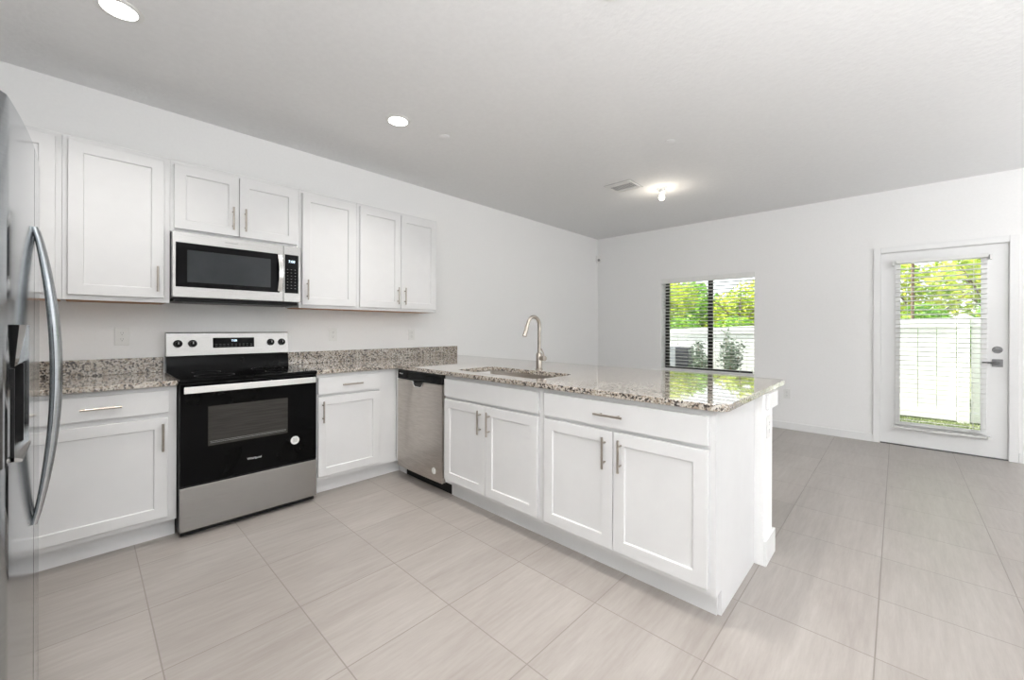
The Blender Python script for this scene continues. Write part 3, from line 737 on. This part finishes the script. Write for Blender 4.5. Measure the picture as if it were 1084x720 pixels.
# ------------------------------------------------------------------ outdoors
struct(MB().box(XR+WT, 30, -14, 14, -.30, -.10).build('ground', M_soil), 'lawn behind the house')
gm = MB(); rnd = random.Random(3)
for i in range(9000):
    x = rnd.uniform(6.6, 8.15); y = rnd.uniform(-6, -2.4); h = rnd.uniform(.015, .045); a = rnd.uniform(0, PI)
    dx, dy = math.cos(a)*.006, math.sin(a)*.006; lx, ly = rnd.uniform(-.02, .02), rnd.uniform(-.02, .02)
    gm.bm.faces.new([gm.bm.verts.new(p) for p in ((x-dx, y-dy, -.10), (x+dx, y+dy, -.10), (x+lx, y+ly, -.10+h))])
g = gm.build('lawn_grass', M_grass); g['kind'] = 'stuff'; g['label'] = 'short green grass in front of the white fence'; g['category'] = 'grass'

def fence(label, y0, y1, t0, t1, zb=-.10):
    t = thing('vinyl_fence', label, 'fence', (8.2, (y0+y1)/2, zb)); yc = (y0+y1)/2
    def tz(y): return t0+(t1-t0)*(y-y0)/(y1-y0)-zb
    pk = MB(); n = int(abs(y1-y0)/.18); st = (y1-y0)/n
    for k in range(n):
        a, b_ = y0+st*k, y0+st*(k+1)-.006
        P = [(a-yc, .06), (b_-yc, .06), (b_-yc, tz(b_)-.08), (a-yc, tz(a)-.08)]
        pk.prism(P, -.008, .014, 'x')
    pk.build('pickets', M_vinyl, t)
    MB().prism([(y0-yc, tz(y0)-.13), (y1-yc, tz(y1)-.13), (y1-yc, tz(y1)), (y0-yc, tz(y0))], -.025, .03, 'x').build('top_rail', M_vinyl, t)
    MB().box(-.025, .03, y0-yc, y1-yc, .02, .15, .003).build('bottom_rail', M_vinyl, t)
    return t
def post(label, y, z):
    t = thing('fence_post', label, 'fence post', (8.2, y, -.10))
    MB().box(-.06, .06, -.06, .06, 0, z+.10, .005).build('shaft', M_vinyl, t)
    MB().cyl((0, 0, z+.10), (0, 0, z+.14), .09, 4, .02).build('cap', M_vinyl, t)
fence('white vinyl fence panel seen through the left of the door glass', -4.25, -1.92, 1.392, 1.355)
fence('white vinyl fence panel right of the post behind the door', -6.80, -4.39, 1.40, 1.392)
fence('white vinyl fence panel seen behind the window shrubs', -1.78, .62, 1.285, 1.172)
fence('white vinyl fence panel farthest left beyond the window', .76, 3.2, 1.16, 1.05)
post('white vinyl fence post seen through the door glass', -4.32, 1.40)
post('white vinyl fence post between door and window views', -1.85, 1.37)
post('white vinyl fence post left of the window view', .69, 1.19)

def leafcloud(b, c, rad, n, size, rnd, fill=0.35):
    for i in range(n):
        while True:
            p = Vector((rnd.uniform(-1, 1), rnd.uniform(-1, 1), rnd.uniform(-1, 1)))
            if fill < p.length < 1: break
        q = Vector((c[0]+p.x*rad[0], c[1]+p.y*rad[1], c[2]+p.z*rad[2]))
        s = size*rnd.uniform(.6, 1.3)
        a = Vector((rnd.uniform(-1, 1), rnd.uniform(-1, 1), rnd.uniform(-.5, .5))).normalized()
        u = a.cross(Vector((rnd.uniform(-1, 1), rnd.uniform(-1, 1), rnd.uniform(-1, 1)))).normalized()
        v = [b.bm.verts.new(q+d) for d in (-a*s, u*s*.38, a*s, -u*s*.38)]
        b.bm.faces.new(v)
def tree(label, x, y, h, rad, leaf, seed, n=5500, size=.07, trunk=.06, group='trees beyond the fence', blobs=9, low=.8):
    rnd = random.Random(seed); t = thing('tree', label, 'tree', (x, y, -.10), 0)
    tb_ = MB(); tb_.tube([(0, 0, 0), (rnd.uniform(-.05, .05), rnd.uniform(-.05, .05), h*.3), (rnd.uniform(-.1, .1), rnd.uniform(-.1, .1), h*.75)], [trunk, trunk*.8, trunk*.3], 10)
    for k in range(7):
        a = rnd.uniform(0, 2*PI); z = h*rnd.uniform(.25, .6); tb_.tube([(0, 0, z), (math.cos(a)*rad*.4, math.sin(a)*rad*.4, z+h*.15), (math.cos(a)*rad*.7, math.sin(a)*rad*.7, z+h*.25)], [trunk*.4, trunk*.25, trunk*.1], 6)
    tb_.build('trunk', M_bark, t)
    c = MB()
    for k in range(blobs):
        a = rnd.uniform(0, 2*PI); r = rad*rnd.uniform(.1, .65); z = rnd.uniform(low, h-.3)
        leafcloud(c, (math.cos(a)*r, math.sin(a)*r, z), (rad*.55, rad*.55, rad*.5), n//blobs, size, rnd)
    c.build('crown', leaf, t)
tree('bright yellow-green tree seen through the left half of the window', 10.4, .95, 2.6, 1.0, M_leafy, 11)
tree('bright yellow-green tree seen through the right half of the window', 10.8, -.75, 2.82, 1.0, M_leafy, 12)
tree('green tree behind the white fence between window and door', 10.9, -2.45, 2.9, .9, M_leafg, 13)
tree('bright green tree behind the fence on the left of the door glass', 10.2, -3.95, 2.7, .85, M_leafy, 14, n=3800)
tree('leafy green tree behind the fence on the right of the door glass', 10.6, -5.6, 3.0, .9, M_leafg, 15)
tree('taller tree at the back, seen at the top of the door glass', 13.4, -5.1, 3.7, 1.25, M_leafy, 16, n=4000, size=.09)
tree('taller tree at the back of the window view', 13.6, 1.3, 3.0, 1.1, M_leafg, 17, n=4500, size=.09)
tree('taller tree at the back beyond the left window edge', 13.4, 3.8, 3.2, 1.2, M_leafy, 18, n=4500, size=.09)
tree('tall pale tree behind the others in the gap of the window view', 13.9, -.95, 2.9, 1.0, M_leafy, 19, n=4000, size=.09)
po = MB().cyl((0, 0, 0), (0, 0, 3.3), .022, 12, .018).build('wooden_stake', M_bark, loc=(8.42, -3.811, -.10)); tag(po, 'thin brown pole rising behind the fence in the door view', 'pole')
def hedge_row():
    for i, y in enumerate((-4.75, -3.95, -3.15)):
        rnd = random.Random(40+i); t = thing('hedge_shrub', ['low bright shrub just behind the fence right of the post', 'low bright shrub just behind the fence under the thin pole', 'low bright shrub just behind the fence left of the door view'][i], 'shrub', (8.95, y, -.10))
        b = MB(); leafcloud(b, (0, 0, 1.15), (.35, .385, .62), 2200, .05, rnd, .2); b.build('foliage', M_leafg, t)
        MB().tube([(0, 0, 0), (0, 0, 1.1)], .02, 8).build('stem', M_bark, t)
    for i, y in enumerate((-1.2, -.1, 1.0)):
        rnd = random.Random(50+i); t = thing('hedge_shrub', ['low green shrub behind the fence at the right of the window view', 'low green shrub behind the fence at the middle of the window view', 'low green shrub behind the fence at the left of the window view'][i], 'shrub', (8.95, y, -.10))
        b = MB(); leafcloud(b, (0, 0, 1.05), (.35, .53, .55), 2200, .05, rnd, .2); b.build('foliage', M_leafg, t)
        MB().tube([(0, 0, 0), (0, 0, 1.0)], .02, 8).build('stem', M_bark, t)
hedge_row()
def garden_shrub(label, x, y, h, r, seed, n=1500):
    rnd = random.Random(seed); t = thing('garden_shrub', label, 'shrub', (x, y, -.10))
    st = MB(); b = MB()
    for k in range(9):
        a = rnd.uniform(0, 2*PI); d = r*rnd.uniform(.05, .75); hh = h*rnd.uniform(.7, 1.0)*(1-.35*d/r)
        p0, p1, p2 = Vector((0, 0, 0)), Vector((math.cos(a)*d*.5, math.sin(a)*d*.5, hh*.5)), Vector((math.cos(a)*d, math.sin(a)*d, hh))
        st.tube([p0, p1, p2], [.009, .006, .003], 6)
        for j in range(n//9):
            f = rnd.uniform(.15, 1.02); p = p0.lerp(p2, f)+Vector((rnd.gauss(0, .045), rnd.gauss(0, .045), rnd.gauss(0, .03)))
            s = rnd.uniform(.022, .042); aa = Vector((rnd.uniform(-1, 1), rnd.uniform(-1, 1), rnd.uniform(-.2, .8))).normalized(); u = aa.cross(Vector((rnd.uniform(-1, 1), rnd.uniform(-1, 1), .3))).normalized()
            b.bm.faces.new([b.bm.verts.new(p+e) for e in (-aa*s, u*s*.4, aa*s, -u*s*.4)])
    st.build('stems', M_bark, t); b.build('foliage', M_leafd, t)
garden_shrub('dark leafy shrub seen through the left window pane', 7.35, -1.03, 1.18, .33, 21)
garden_shrub('tall dark leafy shrub centred in the right window pane', 7.4, -1.50, 1.42, .42, 22)
garden_shrub('thin small shrub behind the air conditioner', 7.98, -.38, 1.20, .12, 23, 160)
garden_shrub('low small shrub at the lower right of the window', 7.3, -1.93, .74, .12, 24, 200)
ac = thing('air_conditioner', 'dark grey outdoor air conditioner unit seen through the window', 'air conditioner', (7.62, -.60, -.10))
MB().box(-.16, .16, -.18, .05, .06, .96, .01).build('coil_housing', M_acdark, ac)
MB().box(-.165, .165, .05, .22, .04, .98, .01).build('casing', M_aclight, ac)
gr = MB()
for k in range(18): gr.box(-.166, -.158, -.17, .04, .10+k*.045, .112+k*.045)
gr.build('louvers', M_acdark, ac)
MB().box(-.2, .2, -.22, .26, 0, .04).build('pad', M_aclight, ac)
